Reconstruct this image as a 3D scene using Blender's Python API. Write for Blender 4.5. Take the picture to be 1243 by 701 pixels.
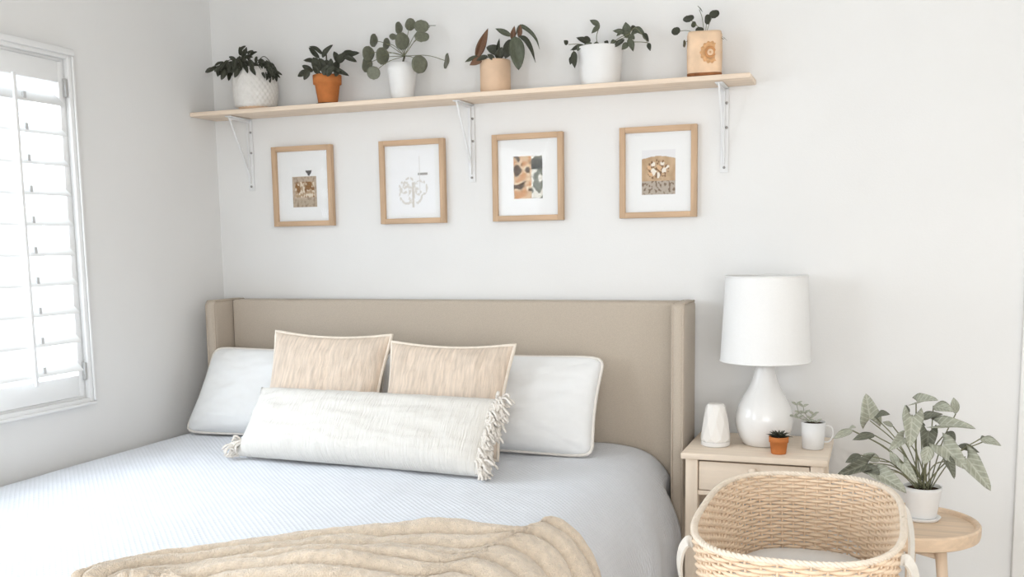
import bpy, bmesh, math, random
from mathutils import Vector, Matrix, noise
random.seed(7)
for o in list(bpy.data.objects): bpy.data.objects.remove(o)
scene = bpy.context.scene
COL = scene.collection

# ------------------------------------------------------------------ camera
IMG_W, IMG_H = 1243.0, 701.0
FPX, PX, PY = 1214.0, 621.5, 447.5            # focal length and principal point in photo pixels
YAW, PITCH, ROLL = 0.3523, 0.1236, -0.0156
CAM = Vector((0, 0, 1.33))
FW = Vector((-math.sin(YAW)*math.cos(PITCH), math.cos(YAW)*math.cos(PITCH), -math.sin(PITCH)))
RT0 = Vector((math.cos(YAW), math.sin(YAW), 0)); UP0 = RT0.cross(FW)
RT = RT0*math.cos(ROLL) + UP0*math.sin(ROLL); UP = UP0*math.cos(ROLL) - RT0*math.sin(ROLL)
cd = bpy.data.cameras.new('camera'); cam = bpy.data.objects.new('camera', cd); COL.objects.link(cam)
cd.sensor_width = 36; cd.lens = FPX/IMG_W*36; cd.shift_y = (PY - IMG_H/2)/IMG_W; cd.clip_start = 0.05
cam.matrix_world = Matrix(((RT.x, UP.x, -FW.x, CAM.x), (RT.y, UP.y, -FW.y, CAM.y), (RT.z, UP.z, -FW.z, CAM.z), (0, 0, 0, 1)))
scene.camera = cam

# ------------------------------------------------------------------ world, light, exposure
w = bpy.data.worlds.new('sky'); scene.world = w; w.use_nodes = True
bg = w.node_tree.nodes['Background']; bg.inputs[0].default_value = (0.86, 0.93, 1.0, 1); bg.inputs[1].default_value = 3.0
scene.view_settings.view_transform = 'Standard'; scene.view_settings.look = 'None'
scene.view_settings.exposure = -0.83; scene.view_settings.gamma = 1.0; scene.view_settings.use_curve_mapping = False

def area(name, loc, direction, sx, sy, power, color):
    l = bpy.data.lights.new(name, 'AREA'); l.shape = 'RECTANGLE'; l.size = sx; l.size_y = sy; l.energy = power; l.color = color
    o = bpy.data.objects.new(name, l); COL.objects.link(o); o.location = loc
    o.rotation_euler = Vector(direction).to_track_quat('-Z', 'Z').to_euler()
    return o
# daylight outside the shuttered window; two fill lights added behind and beside the camera
area('window_daylight', (-3.25, 2.15, 1.75), (1, 0, -0.12), 1.9, 1.7, 125, (0.80, 0.90, 1.0))
area('side_fill', (-2.95, -0.25, 1.60), (1, .25, -0.05), 1.7, 1.2, 88, (0.86, 0.93, 1.0))  # added fill from the left, through an invented opening
area('rear_fill', (0.95, -1.95, 1.35), (-.1, 1, 0.0), 2.7, 2.0, 132, (1.0, 0.99, 0.98))  # added frontal fill, through an invented opening in the front wall

# ------------------------------------------------------------------ pixel helpers (a pixel gives only a direction)
def ray(u, v): return FW + RT*((u-PX)/FPX) - UP*((v-PY)/FPX)
def onY(u, v, y): d = ray(u, v); return CAM + d*((y-CAM.y)/d.y)
def onZ(u, v, z): d = ray(u, v); return CAM + d*((z-CAM.z)/d.z)
def m_per_px(p): return (Vector(p)-CAM).dot(FW)/FPX

# ------------------------------------------------------------------ materials
def srgb(r, g, b):
    f = lambda c: (c/255/12.92 if c/255 <= .04045 else ((c/255+.055)/1.055)**2.4)
    return (f(r), f(g), f(b), 1)
def mat(name, col, rough=.6, var=.06, scale=20, bump=0, bscale=None, stretch=(1, 1, 1), spec=.4, sheen=0, trans=0, alpha=1, coat=0, sss=0, detail=4, metallic=0):
    m = bpy.data.materials.new(name); m.use_nodes = True
    nt = m.node_tree; N = nt.nodes; L = nt.links; b = N['Principled BSDF']
    b.inputs['Roughness'].default_value = rough; b.inputs['Specular IOR Level'].default_value = spec
    b.inputs['Sheen Weight'].default_value = sheen; b.inputs['Transmission Weight'].default_value = trans
    b.inputs['Coat Weight'].default_value = coat; b.inputs['Metallic'].default_value = metallic
    tc = N.new('ShaderNodeTexCoord'); mp = N.new('ShaderNodeMapping'); mp.inputs['Scale'].default_value = stretch
    L.new(tc.outputs['Object'], mp.inputs['Vector'])
    no = N.new('ShaderNodeTexNoise'); no.inputs['Scale'].default_value = scale; no.inputs['Detail'].default_value = detail
    L.new(mp.outputs[0], no.inputs['Vector'])
    rp = N.new('ShaderNodeValToRGB'); c = Vector(col[:3])
    rp.color_ramp.elements[0].position = .3; rp.color_ramp.elements[1].position = .7
    rp.color_ramp.elements[0].color = (*[max(0, x*(1-var)) for x in c], 1); rp.color_ramp.elements[1].color = (*[min(1, x*(1+var)) for x in c], 1)
    L.new(no.outputs['Fac'], rp.inputs['Fac']); L.new(rp.outputs['Color'], b.inputs['Base Color'])
    if bump:
        n2 = N.new('ShaderNodeTexNoise'); n2.inputs['Scale'].default_value = bscale or scale*3; n2.inputs['Detail'].default_value = 3
        L.new(mp.outputs[0], n2.inputs['Vector'])
        bp = N.new('ShaderNodeBump'); bp.inputs['Strength'].default_value = bump; bp.inputs['Distance'].default_value = .01
        L.new(n2.outputs['Fac'], bp.inputs['Height']); L.new(bp.outputs[0], b.inputs['Normal'])
    return m
def wood(name, col, axis=0, var=.14):
    st = [9, 9, 9]; st[axis] = .7
    return mat(name, col, .5, var, 6, .06, 14, tuple(st), detail=6)

M = {}
M['wall'] = mat('wall_paint', srgb(240, 239, 237), .75, .012, 3, .05, 160)
M['ceiling'] = mat('ceiling_paint', srgb(244, 243, 240), .8, .01, 3)
M['floor'] = wood('oak_floor', srgb(222, 212, 200), 1)
M['trim'] = mat('trim_paint', srgb(246, 245, 242), .4, .01, 4)
M['shutter'] = mat('shutter_paint', srgb(246, 246, 245), .4, .01, 4)
M['metal_grey'] = mat('hinge_metal', srgb(188, 187, 185), .4, .05, 60, metallic=.3)
M['clip'] = mat('clip_plastic', srgb(206, 206, 206), .5, .03, 60)
M['oak'] = wood('frame_oak', srgb(206, 174, 142), 2)
M['oakx'] = wood('frame_oak_across', srgb(206, 174, 142), 0)
M['shelf'] = wood('shelf_pine', srgb(246, 225, 203), 0, .10)
M['bracket'] = mat('bracket_enamel', srgb(240, 240, 240), .3, .01, 10)
M['screw'] = mat('screw_steel', srgb(170, 168, 165), .35, .04, 80, metallic=.7)
M['linen'] = mat('headboard_linen', srgb(199, 186, 170), .9, .06, 260, .25, 500, (1, 1, 1), .1, .15)
M['seam'] = mat('headboard_piping', srgb(196, 182, 166), .9, .05, 200, spec=.1)
M['cotton'] = mat('white_cotton', srgb(245, 245, 244), .85, .01, 30, .10, 320, spec=.15, sheen=.1)
M['piping'] = mat('white_piping', srgb(240, 234, 226), .85, .03, 60, spec=.1)
M['slub'] = mat('slub_linen', srgb(227, 209, 191), .9, .15, 14, .45, 36, (8, 1.0, .8), .1, .1)
M['slub_pipe'] = mat('slub_piping', srgb(242, 230, 215), .9, .06, 60, spec=.1)
M['cream'] = mat('cream_weave', srgb(234, 230, 223), .9, .03, 16, .6, 26, (8, .8, .5), .1, .1)
M['fringe'] = mat('cream_yarn', srgb(236, 229, 220), .9, .05, 60, .2, 200, spec=.1)
M['throw'] = mat('fleece', srgb(234, 217, 196), .95, .10, 60, .7, 260, spec=.05, sheen=.5)
M['pine'] = wood('nightstand_pine', srgb(245, 228, 208), 0, .06)
M['pinez'] = wood('nightstand_pine_upright', srgb(245, 228, 208), 2, .06)
M['ceramic'] = mat('white_ceramic', srgb(243, 241, 238), .22, .01, 8, spec=.5, coat=.3)
M['shade'] = mat('lamp_shade_cloth', srgb(247, 246, 244), .9, .012, 200, .1, 500, spec=.1)
M['terracotta'] = mat('terracotta', srgb(205, 128, 74), .85, .10, 30, .1, 120, spec=.15)
M['terra_pale'] = mat('terracotta_chalky', srgb(226, 178, 134), .85, .10, 30, .1, 120, spec=.15)
M['tan_pot'] = mat('tan_glazed_clay', srgb(226, 194, 164), .6, .05, 20, spec=.3)
M['white_pot'] = mat('white_matte_pot', srgb(240, 239, 237), .6, .015, 20, .04, 80)
M['tex_pot'] = mat('white_textured_pot', srgb(232, 228, 222), .7, .04, 40, .1, 100)
M['soil'] = mat('soil', srgb(70, 55, 44), .95, .3, 60, .6, 120, spec=.05)
M['leaf_dark'] = mat('leaf_dark', srgb(62, 64, 51), .45, .28, 6, .1, 12)
M['leaf_green'] = mat('leaf_green', srgb(90, 95, 78), .45, .22, 6, .1, 12)
M['leaf_pilea'] = mat('leaf_pilea', srgb(114, 116, 99), .4, .18, 5, .1, 12)
M['leaf_sage'] = mat('leaf_sage', srgb(164, 165, 148), .5, .24, 5, .15, 9)
M['leaf_sage_dark'] = mat('leaf_sage_dark', srgb(104, 105, 90), .5, .24, 5, .15, 9)
M['leaf_red'] = mat('leaf_russet', srgb(120, 88, 66), .5, .25, 24, .1, 60)
M['stem'] = mat('plant_stem', srgb(128, 128, 100), .6, .15, 40)
M['stem_dark'] = mat('plant_stem_dark', srgb(78, 76, 56), .6, .15, 40)
M['wicker'] = mat('wicker_strand', srgb(249, 224, 196), .6, .06, 30, .15, 90, spec=.3)
M['wicker_rim'] = mat('wicker_rim', srgb(246, 232, 214), .6, .05, 40, .15, 90, spec=.3)
M['strap'] = mat('strap_cotton', srgb(238, 232, 222), .9, .03, 60, .2, 300, spec=.1)
M['beech'] = wood('table_beech', srgb(234, 207, 178), 0, .10)
M['beechz'] = wood('table_beech_leg', srgb(236, 212, 186), 2, .10)
M['paper'] = mat('mat_board', srgb(246, 246, 245), .9, .006, 10, spec=.1)

def cover_material():
    m = mat('waffle_cotton', srgb(237, 240, 246), .9, .012, 20, spec=.1, sheen=.15)
    nt = m.node_tree; N = nt.nodes; L = nt.links; b = N['Principled BSDF']
    tc = N.new('ShaderNodeTexCoord'); sep = N.new('ShaderNodeSeparateXYZ'); L.new(tc.outputs['Object'], sep.inputs[0])
    def wv(op):
        a = N.new('ShaderNodeMath'); a.operation = op; L.new(sep.outputs[0], a.inputs[0]); L.new(sep.outputs[1], a.inputs[1])
        s = N.new('ShaderNodeMath'); s.operation = 'MULTIPLY'; s.inputs[1].default_value = 330; L.new(a.outputs[0], s.inputs[0])
        c = N.new('ShaderNodeMath'); c.operation = 'SINE'; L.new(s.outputs[0], c.inputs[0]); return c
    a = wv('ADD'); c = wv('SUBTRACT')
    mx = N.new('ShaderNodeMath'); mx.operation = 'MAXIMUM'; L.new(a.outputs[0], mx.inputs[0]); L.new(c.outputs[0], mx.inputs[1])
    bp = N.new('ShaderNodeBump'); bp.inputs['Strength'].default_value = .35; bp.inputs['Distance'].default_value = .003
    L.new(mx.outputs[0], bp.inputs['Height']); L.new(bp.outputs[0], b.inputs['Normal'])
    return m
M['cover'] = cover_material()
def add_veins(m, col_vein, amount=.55):
    nt = m.node_tree; N = nt.nodes; L = nt.links; b = N['Principled BSDF']; src = b.inputs['Base Color'].links[0].from_socket
    tc = N.new('ShaderNodeTexCoord'); sp_ = N.new('ShaderNodeSeparateXYZ'); L.new(tc.outputs['Object'], sp_.inputs[0])
    def mth(op, a, c=None, v=None):
        n = N.new('ShaderNodeMath'); n.operation = op; L.new(a, n.inputs[0])
        if c is not None: L.new(c, n.inputs[1])
        if v is not None: n.inputs[1].default_value = v
        return n.outputs[0]
    ax = mth('ABSOLUTE', sp_.outputs[0]); mid = mth('LESS_THAN', ax, v=.022)
    ph = mth('SUBTRACT', mth('MULTIPLY', sp_.outputs[1], v=34), mth('MULTIPLY', ax, v=30)); sv = mth('GREATER_THAN', mth('SINE', ph), v=.82)
    f = mth('MULTIPLY', mth('MAXIMUM', mid, sv), v=amount)
    mx = N.new('ShaderNodeMix'); mx.data_type = 'RGBA'; L.new(f, mx.inputs[0]); L.new(src, mx.inputs[6]); mx.inputs[7].default_value = col_vein
    L.new(mx.outputs[2], b.inputs['Base Color'])
add_veins(M['leaf_sage'], srgb(205, 205, 190)); add_veins(M['leaf_sage_dark'], srgb(150, 150, 134), .45)
def glass_material(name, tint=(1, 1, 1), refl=.06):
    m = bpy.data.materials.new(name); m.use_nodes = True; nt = m.node_tree; N = nt.nodes; L = nt.links
    for n in list(N):
        if n.type == 'BSDF_PRINCIPLED': N.remove(n)
    t = N.new('ShaderNodeBsdfTransparent'); t.inputs[0].default_value = (*tint, 1)
    g = N.new('ShaderNodeBsdfGlossy'); g.inputs['Roughness'].default_value = .03
    mx = N.new('ShaderNodeMixShader'); mx.inputs[0].default_value = refl
    L.new(t.outputs[0], mx.inputs[1]); L.new(g.outputs[0], mx.inputs[2]); L.new(mx.outputs[0], N['Material Output'].inputs[0])
    return m
M['glass'] = glass_material('clear_glass', refl=.022)
M['picture_glass'] = glass_material('picture_glass', refl=.006)
M['frosted'] = mat('frosted_glass', srgb(240, 240, 240), .25, .01, 10, trans=.45)
def vcol_material(name):
    m = mat(name, (1, 1, 1, 1), .9, 0, spec=.1); nt = m.node_tree
    a = nt.nodes.new('ShaderNodeVertexColor'); a.layer_name = 'ink'
    nt.links.new(a.outputs[0], nt.nodes['Principled BSDF'].inputs['Base Color']); return m
M['print'] = vcol_material('printed_paper')

# ------------------------------------------------------------------ object helpers
WL = {}                                          # world location of every parent
def link(name, me, parent=None, matl=None):
    o = bpy.data.objects.new(name, me); COL.objects.link(o)
    if parent: o.parent = parent
    if matl: me.materials.append(matl) if len(me.materials) == 0 else None
    return o
def tag(o, label, cat, group=None, kind=None):
    o['label'] = label
    if cat: o['category'] = cat
    if group: o['group'] = group
    if kind: o['kind'] = kind
    return o
def thing(name, loc, label, cat, group=None, kind=None):
    o = bpy.data.objects.new(name, None); COL.objects.link(o); o.location = loc; o.empty_display_size = .05
    WL[o.name] = Vector(loc); return tag(o, label, cat, group, kind)
def build(name, vf, m, parent=None, smooth=True, origin=None):
    """mesh from world coordinates; parented meshes are stored relative to the thing's base"""
    verts, faces = vf
    base = WL[parent.name] if parent else (Vector(origin) if origin else sum((Vector(v) for v in verts), Vector())/len(verts))
    me = bpy.data.meshes.new(name); me.from_pydata([tuple(Vector(v)-base) for v in verts], [], faces); me.update()
    me.materials.append(m)
    bm = bmesh.new(); bm.from_mesh(me); bmesh.ops.recalc_face_normals(bm, faces=bm.faces); bm.to_mesh(me); bm.free()
    if smooth:
        me.polygons.foreach_set('use_smooth', [True]*len(me.polygons))
        if smooth == 'auto': me.set_sharp_from_angle(angle=math.radians(35))
    o = bpy.data.objects.new(name, me); COL.objects.link(o)
    if parent: o.parent = parent
    else: o.location = base
    WL[o.name] = base.copy()
    return o
def box(lo, hi, bevel=0, seg=2):
    bm = bmesh.new(); bmesh.ops.create_cube(bm, size=1)
    lo = Vector(lo); hi = Vector(hi); c = (lo+hi)/2; s = hi-lo
    for v in bm.verts: v.co = Vector((v.co.x*s.x, v.co.y*s.y, v.co.z*s.z))+c
    if bevel: bmesh.ops.bevel(bm, geom=bm.edges[:], offset=bevel, segments=seg, profile=.5, affect='EDGES')
    bm.verts.ensure_lookup_table(); r = ([v.co.copy() for v in bm.verts], [[v.index for v in f.verts] for f in bm.faces]); bm.free(); return r
def join(*vfs):
    V = []; F = []
    for v, f in vfs:
        n = len(V); V += list(v); F += [[i+n for i in q] for q in f]
    return V, F
def xform(vf, mtx): return [mtx @ Vector(v) for v in vf[0]], vf[1]
def lathe(c, prof, n=32, disp=None, close=True):
    """prof: list of (radius, height) from the bottom up around the vertical through c"""
    c = Vector(c); V = []; F = []; k = len(prof)
    for j, (r, z) in enumerate(prof):
        for i in range(n):
            a = 2*math.pi*i/n; rr = r+(disp(a, z, j) if disp else 0)
            V.append(c+Vector((rr*math.cos(a), rr*math.sin(a), z)))
    for j in range(k-1):
        for i in range(n): F.append([j*n+i, j*n+(i+1) % n, (j+1)*n+(i+1) % n, (j+1)*n+i])
    if close:
        F.append(list(range(n-1, -1, -1))); F.append([(k-1)*n+i for i in range(n)])
    return V, F
def tube(pts, r, n=6, closed=False):
    pts = [Vector(p) for p in pts]; V = []; F = []; k = len(pts)
    rs = r if isinstance(r, (list, tuple)) else [r]*k
    up = None
    for i, p in enumerate(pts):
        a = pts[(i-1) % k] if (closed or i) else p; b = pts[(i+1) % k] if (closed or i < k-1) else p
        t = (b-a)
        t = t.normalized() if t.length > 1e-9 else Vector((0, 0, 1))
        if up is None: up = Vector((0, 0, 1)) if abs(t.z) < .9 else Vector((1, 0, 0))
        s = t.cross(up)
        if s.length < 1e-6: s = t.cross(Vector((1, .1, 0)))
        s.normalize(); up = s.cross(t).normalized()
        for j in range(n):
            q = 2*math.pi*j/n; V.append(p+(s*math.cos(q)+up*math.sin(q))*rs[i])
    for i in range(k if closed else k-1):
        for j in range(n): F.append([i*n+j, i*n+(j+1) % n, ((i+1) % k)*n+(j+1) % n, ((i+1) % k)*n+j])
    if not closed: F.append(list(range(n-1, -1, -1))); F.append([(k-1)*n+j for j in range(n)])
    return V, F
def ribbon(pts, side, width, thick):
    """flat band along pts; side = width direction"""
    side = Vector(side).normalized(); V = []; F = []; pts = [Vector(p) for p in pts]; k = len(pts)
    for i, p in enumerate(pts):
        t = (pts[min(i+1, k-1)]-pts[max(i-1, 0)]).normalized(); n = t.cross(side).normalized()
        for a, b in ((-1, -1), (1, -1), (1, 1), (-1, 1)): V.append(p+side*a*width/2+n*b*thick/2)
    for i in range(k-1):
        for j in range(4): F.append([i*4+j, i*4+(j+1) % 4, (i+1)*4+(j+1) % 4, (i+1)*4+j])
    F.append([3, 2, 1, 0]); F.append([(k-1)*4+j for j in range(4)])
    return V, F
def curve(ps, n=12):
    """Catmull-Rom through points"""
    ps = [Vector(p) for p in ps]; out = []
    P = [ps[0]*2-ps[1]]+ps+[ps[-1]*2-ps[-2]]
    for i in range(1, len(P)-2):
        for k in range(n):
            t = k/n; a, b, c, d = P[i-1:i+3]
            out.append(.5*((2*b)+(c-a)*t+(2*a-5*b+4*c-d)*t*t+(3*b-a-3*c+d)*t**3))
    out.append(ps[-1]); return out
def grid_faces(nu, nv, closed_u=False):
    F = []
    for j in range(nv-1):
        for i in range(nu if closed_u else nu-1):
            F.append([j*nu+i, j*nu+(i+1) % nu, (j+1)*nu+(i+1) % nu, (j+1)*nu+i])
    return F
def nz(x, y, z=0): return noise.noise(Vector((x, y, z)))

# ================================================================== THE ROOM
LX, RX, BY, FY, CZ = -2.74, 2.6, 3.75, -1.6, 2.62
T = .14
WY0, WY1, WZ0, WZ1 = 1.35, 2.886, .792, 2.004     # opening of the shuttered window
def struct(name, vf, m, smooth='auto'):
    o = build(name, vf, m, None, smooth); o['kind'] = 'structure'; return o
struct('floor', box((LX-T, FY-T, -.1), (RX+T, BY+T, 0)), M['floor'])
struct('ceiling', box((LX-T, FY-T, CZ), (RX+T, BY+T, CZ+.1)), M['ceiling'])
struct('wall_back', box((LX-T, BY, 0), (RX+T, BY+T, CZ)), M['wall'])
struct('wall_right', box((RX, FY, 0), (RX+T, BY, CZ)), M['wall'])
QY0, QY1, QZ0, QZ1 = -1.15, .60, .95, 2.15             # unseen opening added on the same wall for the left-side fill
struct('wall_left', join(box((LX-T, FY, 0), (LX, QY0, CZ)), box((LX-T, QY1, 0), (LX, WY0, CZ)), box((LX-T, QY0, 0), (LX, QY1, QZ0)), box((LX-T, QY0, QZ1), (LX, QY1, CZ)), box((LX-T, WY1, 0), (LX, BY, CZ)), box((LX-T, WY0, 0), (LX, WY1, WZ0)), box((LX-T, WY0, WZ1), (LX, WY1, CZ))), M['wall'])
PX0, PX1, PZ0, PZ1 = -.45, 2.35, .3, 2.35              # unseen opening added behind the camera for the frontal fill
struct('wall_front', join(box((LX-T, FY-T, 0), (PX0, FY, CZ)), box((PX1, FY-T, 0), (RX+T, FY, CZ)), box((PX0, FY-T, 0), (PX1, FY, PZ0)), box((PX0, FY-T, PZ1), (PX1, FY, CZ))), M['wall'])
struct('baseboard_back', box((LX+.012, BY-.012, 0), (.45, BY, .10), .003), M['trim'])
struct('baseboard_left', box((LX, FY+.001, 0), (LX+.012, BY-.013, .10), .003), M['trim'])
struct('baseboard_right', box((RX-.012, FY+.001, 0), (RX, BY-.001, .10), .003), M['trim'])
# door casing at the right end of the back wall, with its door
struct('trim_1', join(box((.458, BY-.022, 0), (.545, BY, 2.06), .004), box((.458, BY-.022, 2.06), (1.505, BY, 2.14), .004), box((1.42, BY-.022, 0), (1.505, BY, 2.06), .004)), M['trim'])
d = struct('door_1', box((.547, BY-.012, .008), (1.418, BY-.001, 2.055), .003), M['trim'])
for x0, x1 in ((.65, .95), (1.02, 1.32)):
    for z0, z1 in ((.2, .95), (1.1, 1.9)): build('panel', box((x0, BY-.018, z0), (x1, BY-.0125, z1), .004), M['trim'], d, 'auto')
build('door_handle', lathe((1.36, BY-.03, 1.0), [(.001, -.03), (.022, -.022), (.028, 0), (.022, .022), (.001, .03)], 16), M['metal_grey'], d)
# frame and panes of the added rear opening, out of view
pw = struct('added_window_rear', join(box((PX0, FY-T+.02, PZ0), (PX0+.06, FY-.02, PZ1)), box((PX1-.06, FY-T+.02, PZ0), (PX1, FY-.02, PZ1)), box((PX0+.06, FY-T+.02, PZ0), (PX1-.06, FY-.02, PZ0+.06)), box((PX0+.06, FY-T+.02, PZ1-.06), (PX1-.06, FY-.02, PZ1)), box((.92, FY-T+.02, PZ0+.06), (.98, FY-.02, PZ1-.06))), M['trim'])
for a, b in ((PX0+.06, .92), (.98, PX1-.06)): build('pane', box((a, FY-.08, PZ0+.06), (b, FY-.074, PZ1-.06)), M['glass'], pw, False)

qw = struct('added_window_side', join(box((LX-T+.02, QY0, QZ0), (LX-.02, QY0+.05, QZ1)), box((LX-T+.02, QY1-.05, QZ0), (LX-.02, QY1, QZ1)), box((LX-T+.02, QY0+.05, QZ0), (LX-.02, QY1-.05, QZ0+.05)), box((LX-T+.02, QY0+.05, QZ1-.05), (LX-.02, QY1-.05, QZ1))), M['trim'])  # frame of the added side opening, there only for the fill light
build('pane', box((LX-.08, QY0+.05, QZ0+.05), (LX-.074, QY1-.05, QZ1-.05)), M['glass'], qw, False)
# shuttered window on the left wall
CO = .025
win = struct('window_1', join(                      # casing round the opening
    box((LX, WY1, WZ0-CO), (LX+.022, WY1+CO, WZ1+CO+.01), .004), box((LX, WY0-CO, WZ0-CO), (LX+.022, WY0, WZ1+CO+.01), .004),
    box((LX, WY0, WZ1), (LX+.022, WY1, WZ1+CO+.01), .004), box((LX, WY0, WZ0-CO), (LX+.022, WY1, WZ0), .004)), M['shutter'])
build('casing_bead', join(box((LX+.0225, WY0-CO, WZ1+CO-.012), (LX+.034, WY1+CO, WZ1+CO+.01), .004), box((LX+.0225, WY0-CO, WZ0-CO), (LX+.032, WY1+CO, WZ0-CO+.012), .004), box((LX+.0225, WY1+CO-.010, WZ0-CO+.013), (LX+.030, WY1+CO, WZ1+CO-.013), .004)), M['shutter'], win, 'auto')
build('jamb', join(box((LX-T, WY1-.008, WZ0), (LX-.001, WY1, WZ1)), box((LX-T, WY0, WZ0), (LX-.001, WY0+.008, WZ1)), box((LX-T, WY0+.008, WZ0), (LX-.001, WY1-.008, WZ0+.008)), box((LX-T, WY0+.008, WZ1-.008), (LX-.001, WY1-.008, WZ1))), M['shutter'], win, False)
build('pane', box((LX-T+.012, WY0+.009, WZ0+.009), (LX-T+.016, WY1-.009, WZ1-.009)), M['glass'], win, False)
npan = 3; pw_ = (WY1-WY0-.02)/npan; SX = LX+.006          # shutter panels sit just inside the casing
SL_P, SL_W, SL_T = .1075, .105, .011; zb, zt = WZ0+.088, WZ1-.084
for k in range(npan):
    y1 = WY1-.010-k*pw_; y0 = y1-pw_+.003; st = .022
    pan = build('shutter_panel', join(box((SX-.028, y1-st, WZ0+.010), (SX, y1, WZ1-.010), .003), box((SX-.028, y0, WZ0+.010), (SX, y0+st, WZ1-.010), .003),
        box((SX-.028, y0+st, WZ0+.010), (SX, y1-st, zb), .003), box((SX-.028, y0+st, zt), (SX, y1-st, WZ1-.010), .003)), M['shutter'], win, 'auto')
    ns = int(round((zt-zb)/SL_P)); pit = (zt-zb)/ns
    ang = math.radians(40)                                 # room-side edge tilted down
    prof = []
    for q in range(14):
        a = 2*math.pi*q/14; px_, pz_ = SL_W/2*math.cos(a), SL_T/2*math.sin(a)
        prof.append((px_*math.cos(ang)+pz_*math.sin(ang), -px_*math.sin(ang)+pz_*math.cos(ang)))
    for i in range(ns):
        zc = zb+pit*(i+.5); xc = SX-.014
        V = [(xc+a, y, zc+b) for y in (y0+st+.002, y1-st-.002) for a, b in prof]
        F = [[q, (q+1) % 14, 14+(q+1) % 14, 14+q] for q in range(14)]+[list(range(13, -1, -1)), list(range(14, 28))]
        build('slat', (V, F), M['shutter'], pan, 'auto')
        ex, ez = xc+SL_W/2*math.cos(ang), zc-SL_W/2*math.sin(ang)
        yc = (y0+y1)/2+.055
        build('slat_clip', box((ex-.016, yc-.006, ez+.001), (ex-.006, yc+.006, ez+.032), .001), M['clip'], pan, False)
    xr = SX-.014+SL_W/2*math.cos(ang)+.007
    build('tilt_rod', box((xr-.004, (y0+y1)/2-.006, zb-.01), (xr+.006, (y0+y1)/2+.006, zt+.0), .002), M['shutter'], pan, 'auto')
    for hz in (WZ0+.10, WZ1-.10):
        if k == 0: build('hinge', box((SX-.001, y1-.004, hz-.032), (SX+.014, y1+.006, hz+.032), .002), M['metal_grey'], pan, 'auto')

# ================================================================== THE BED
HX0, HX1, HZ, HYW, HYP = -2.66, -.638, 1.112, 3.50, 3.62
bed = thing('bed', ((HX0+HX1)/2, 2.6, 0), 'king bed with tall taupe linen wingback headboard', 'bed')
build('headboard', box((HX0+.052, HYP, .12), (HX1-.052, BY-.016, HZ), .012, 3), M['linen'], bed, 'auto')
for x0, x1 in ((HX0, HX0+.05), (HX1-.05, HX1)):
    wg = build('headboard_wing', box((x0, HYW, .05), (x1, BY-.016, HZ+.004), .020, 4), M['linen'], bed, 'auto')
    for xs in (x0+.006, x1-.006):
        build('piping', tube([(xs, HYW+.004, .06), (xs, HYW+.003, .6), (xs, HYW+.006, HZ-.016), (xs, HYW+.016, HZ-.001), (xs, BY-.03, HZ-.001)], .004, 6), M['seam'], wg)
build('side_rail', box((-2.62, 1.56, .10), (-.72, 3.60, .29), .015), M['linen'], bed, 'auto')
build('mattress', box((-2.64, 1.56, .30), (-.80, 3.605, .535), .05, 4), M['cotton'], bed, 'auto')
for x in (-2.55, -.80):
    for y in (1.65, 3.5): build('leg', lathe((x, y, 0), [(.02, 0), (.028, .11)], 14), M['beechz'], bed)

# coverlet: a cross-profile swept along the bed, hanging over the open side and the foot
PR = [(-2.715, .40), (-2.712, .50), (-2.700, .555), (-2.66, .572), (-2.5, .576), (-1.7, .578), (-1.15, .579), (-.98, .579), (-.90, .576), (-.83, .566), (-.772, .540), (-.733, .505), (-.695, .45), (-.668, .39), (-.646, .32), (-.640, .24), (-.645, .16), (-.652, .07)]
prof_pts = curve([Vector((x, 0, z)) for x, z in PR], 8)
arc = [0]
for a, b in zip(prof_pts, prof_pts[1:]): arc.append(arc[-1]+(b-a).length)
def prof_at(s):
    s = max(0, min(s, arc[-1]-1e-6))
    lo, hi = 0, len(arc)-1
    while hi-lo > 1:
        m_ = (lo+hi)//2
        if arc[m_] <= s: lo = m_
        else: hi = m_
    t = (s-arc[lo])/(arc[hi]-arc[lo]); p = prof_pts[lo].lerp(prof_pts[hi], t)
    tg = (prof_pts[hi]-prof_pts[lo]).normalized(); return p, Vector((-tg.z, 0, tg.x))
def s_of_x(x):
    for i in range(len(prof_pts)-1):
        if i > 16 and prof_pts[i].x <= x < prof_pts[i+1].x: return arc[i]+(arc[i+1]-arc[i])*(x-prof_pts[i].x)/(prof_pts[i+1].x-prof_pts[i].x)
    return arc[8] if x < -2 else arc[-30]
YF = 1.50
def cover_point(s, y, off=0):
    p, n = prof_at(s); p = p.copy()
    side = max(0, min(1, (.56-p.z)/.3)) if s > arc[-1]*.5 else 0
    wob = .006*nz(p.x*5, y*5, 1.3)+.0025*nz(p.x*16, y*16, 4.1)
    wob += side*(.014*math.sin(y*11+2*nz(y*2, 3))+.01*nz(y*6, p.z*3))*min(1, (3.55-y)*6 if y < 3.55 else 0)
    if p.x < -2.66 : wob = min(0, wob)
    q = Vector((p.x, y, p.z))+n*(wob+off)
    if y > 3.47 and q.x > -.705: q.x = -.705
    return q
S0 = 0; NS, NY = 150, 130
V = []
for j in range(NY):
    y = YF+.06+(3.600-YF-.06)*j/(NY-1)
    for i in range(NS): V.append(cover_point(arc[-1]*i/(NS-1), y))
F = grid_faces(NS, NY)
base = len(V)
for k in range(1, 14):                               # the drop over the foot of the bed
    for i in range(NS):
        s = arc[-1]*i/(NS-1); p = cover_point(s, YF+.06); t = k/13
        zz = p.z-max(0, p.z-.07)*t
        a = min(1, t*4)
        V.append(Vector((p.x, YF+.06-.06*math.sin(a*math.pi/2)+.012*math.sin(p.x*14)*t, zz if k > 1 else p.z-.012)))
for k in range(13):
    for i in range(NS-1):
        a0 = (0 if k == 0 else base+(k-1)*NS); b0 = base+k*NS
        F.append([a0+i+1, a0+i, b0+i, b0+i+1])
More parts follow.
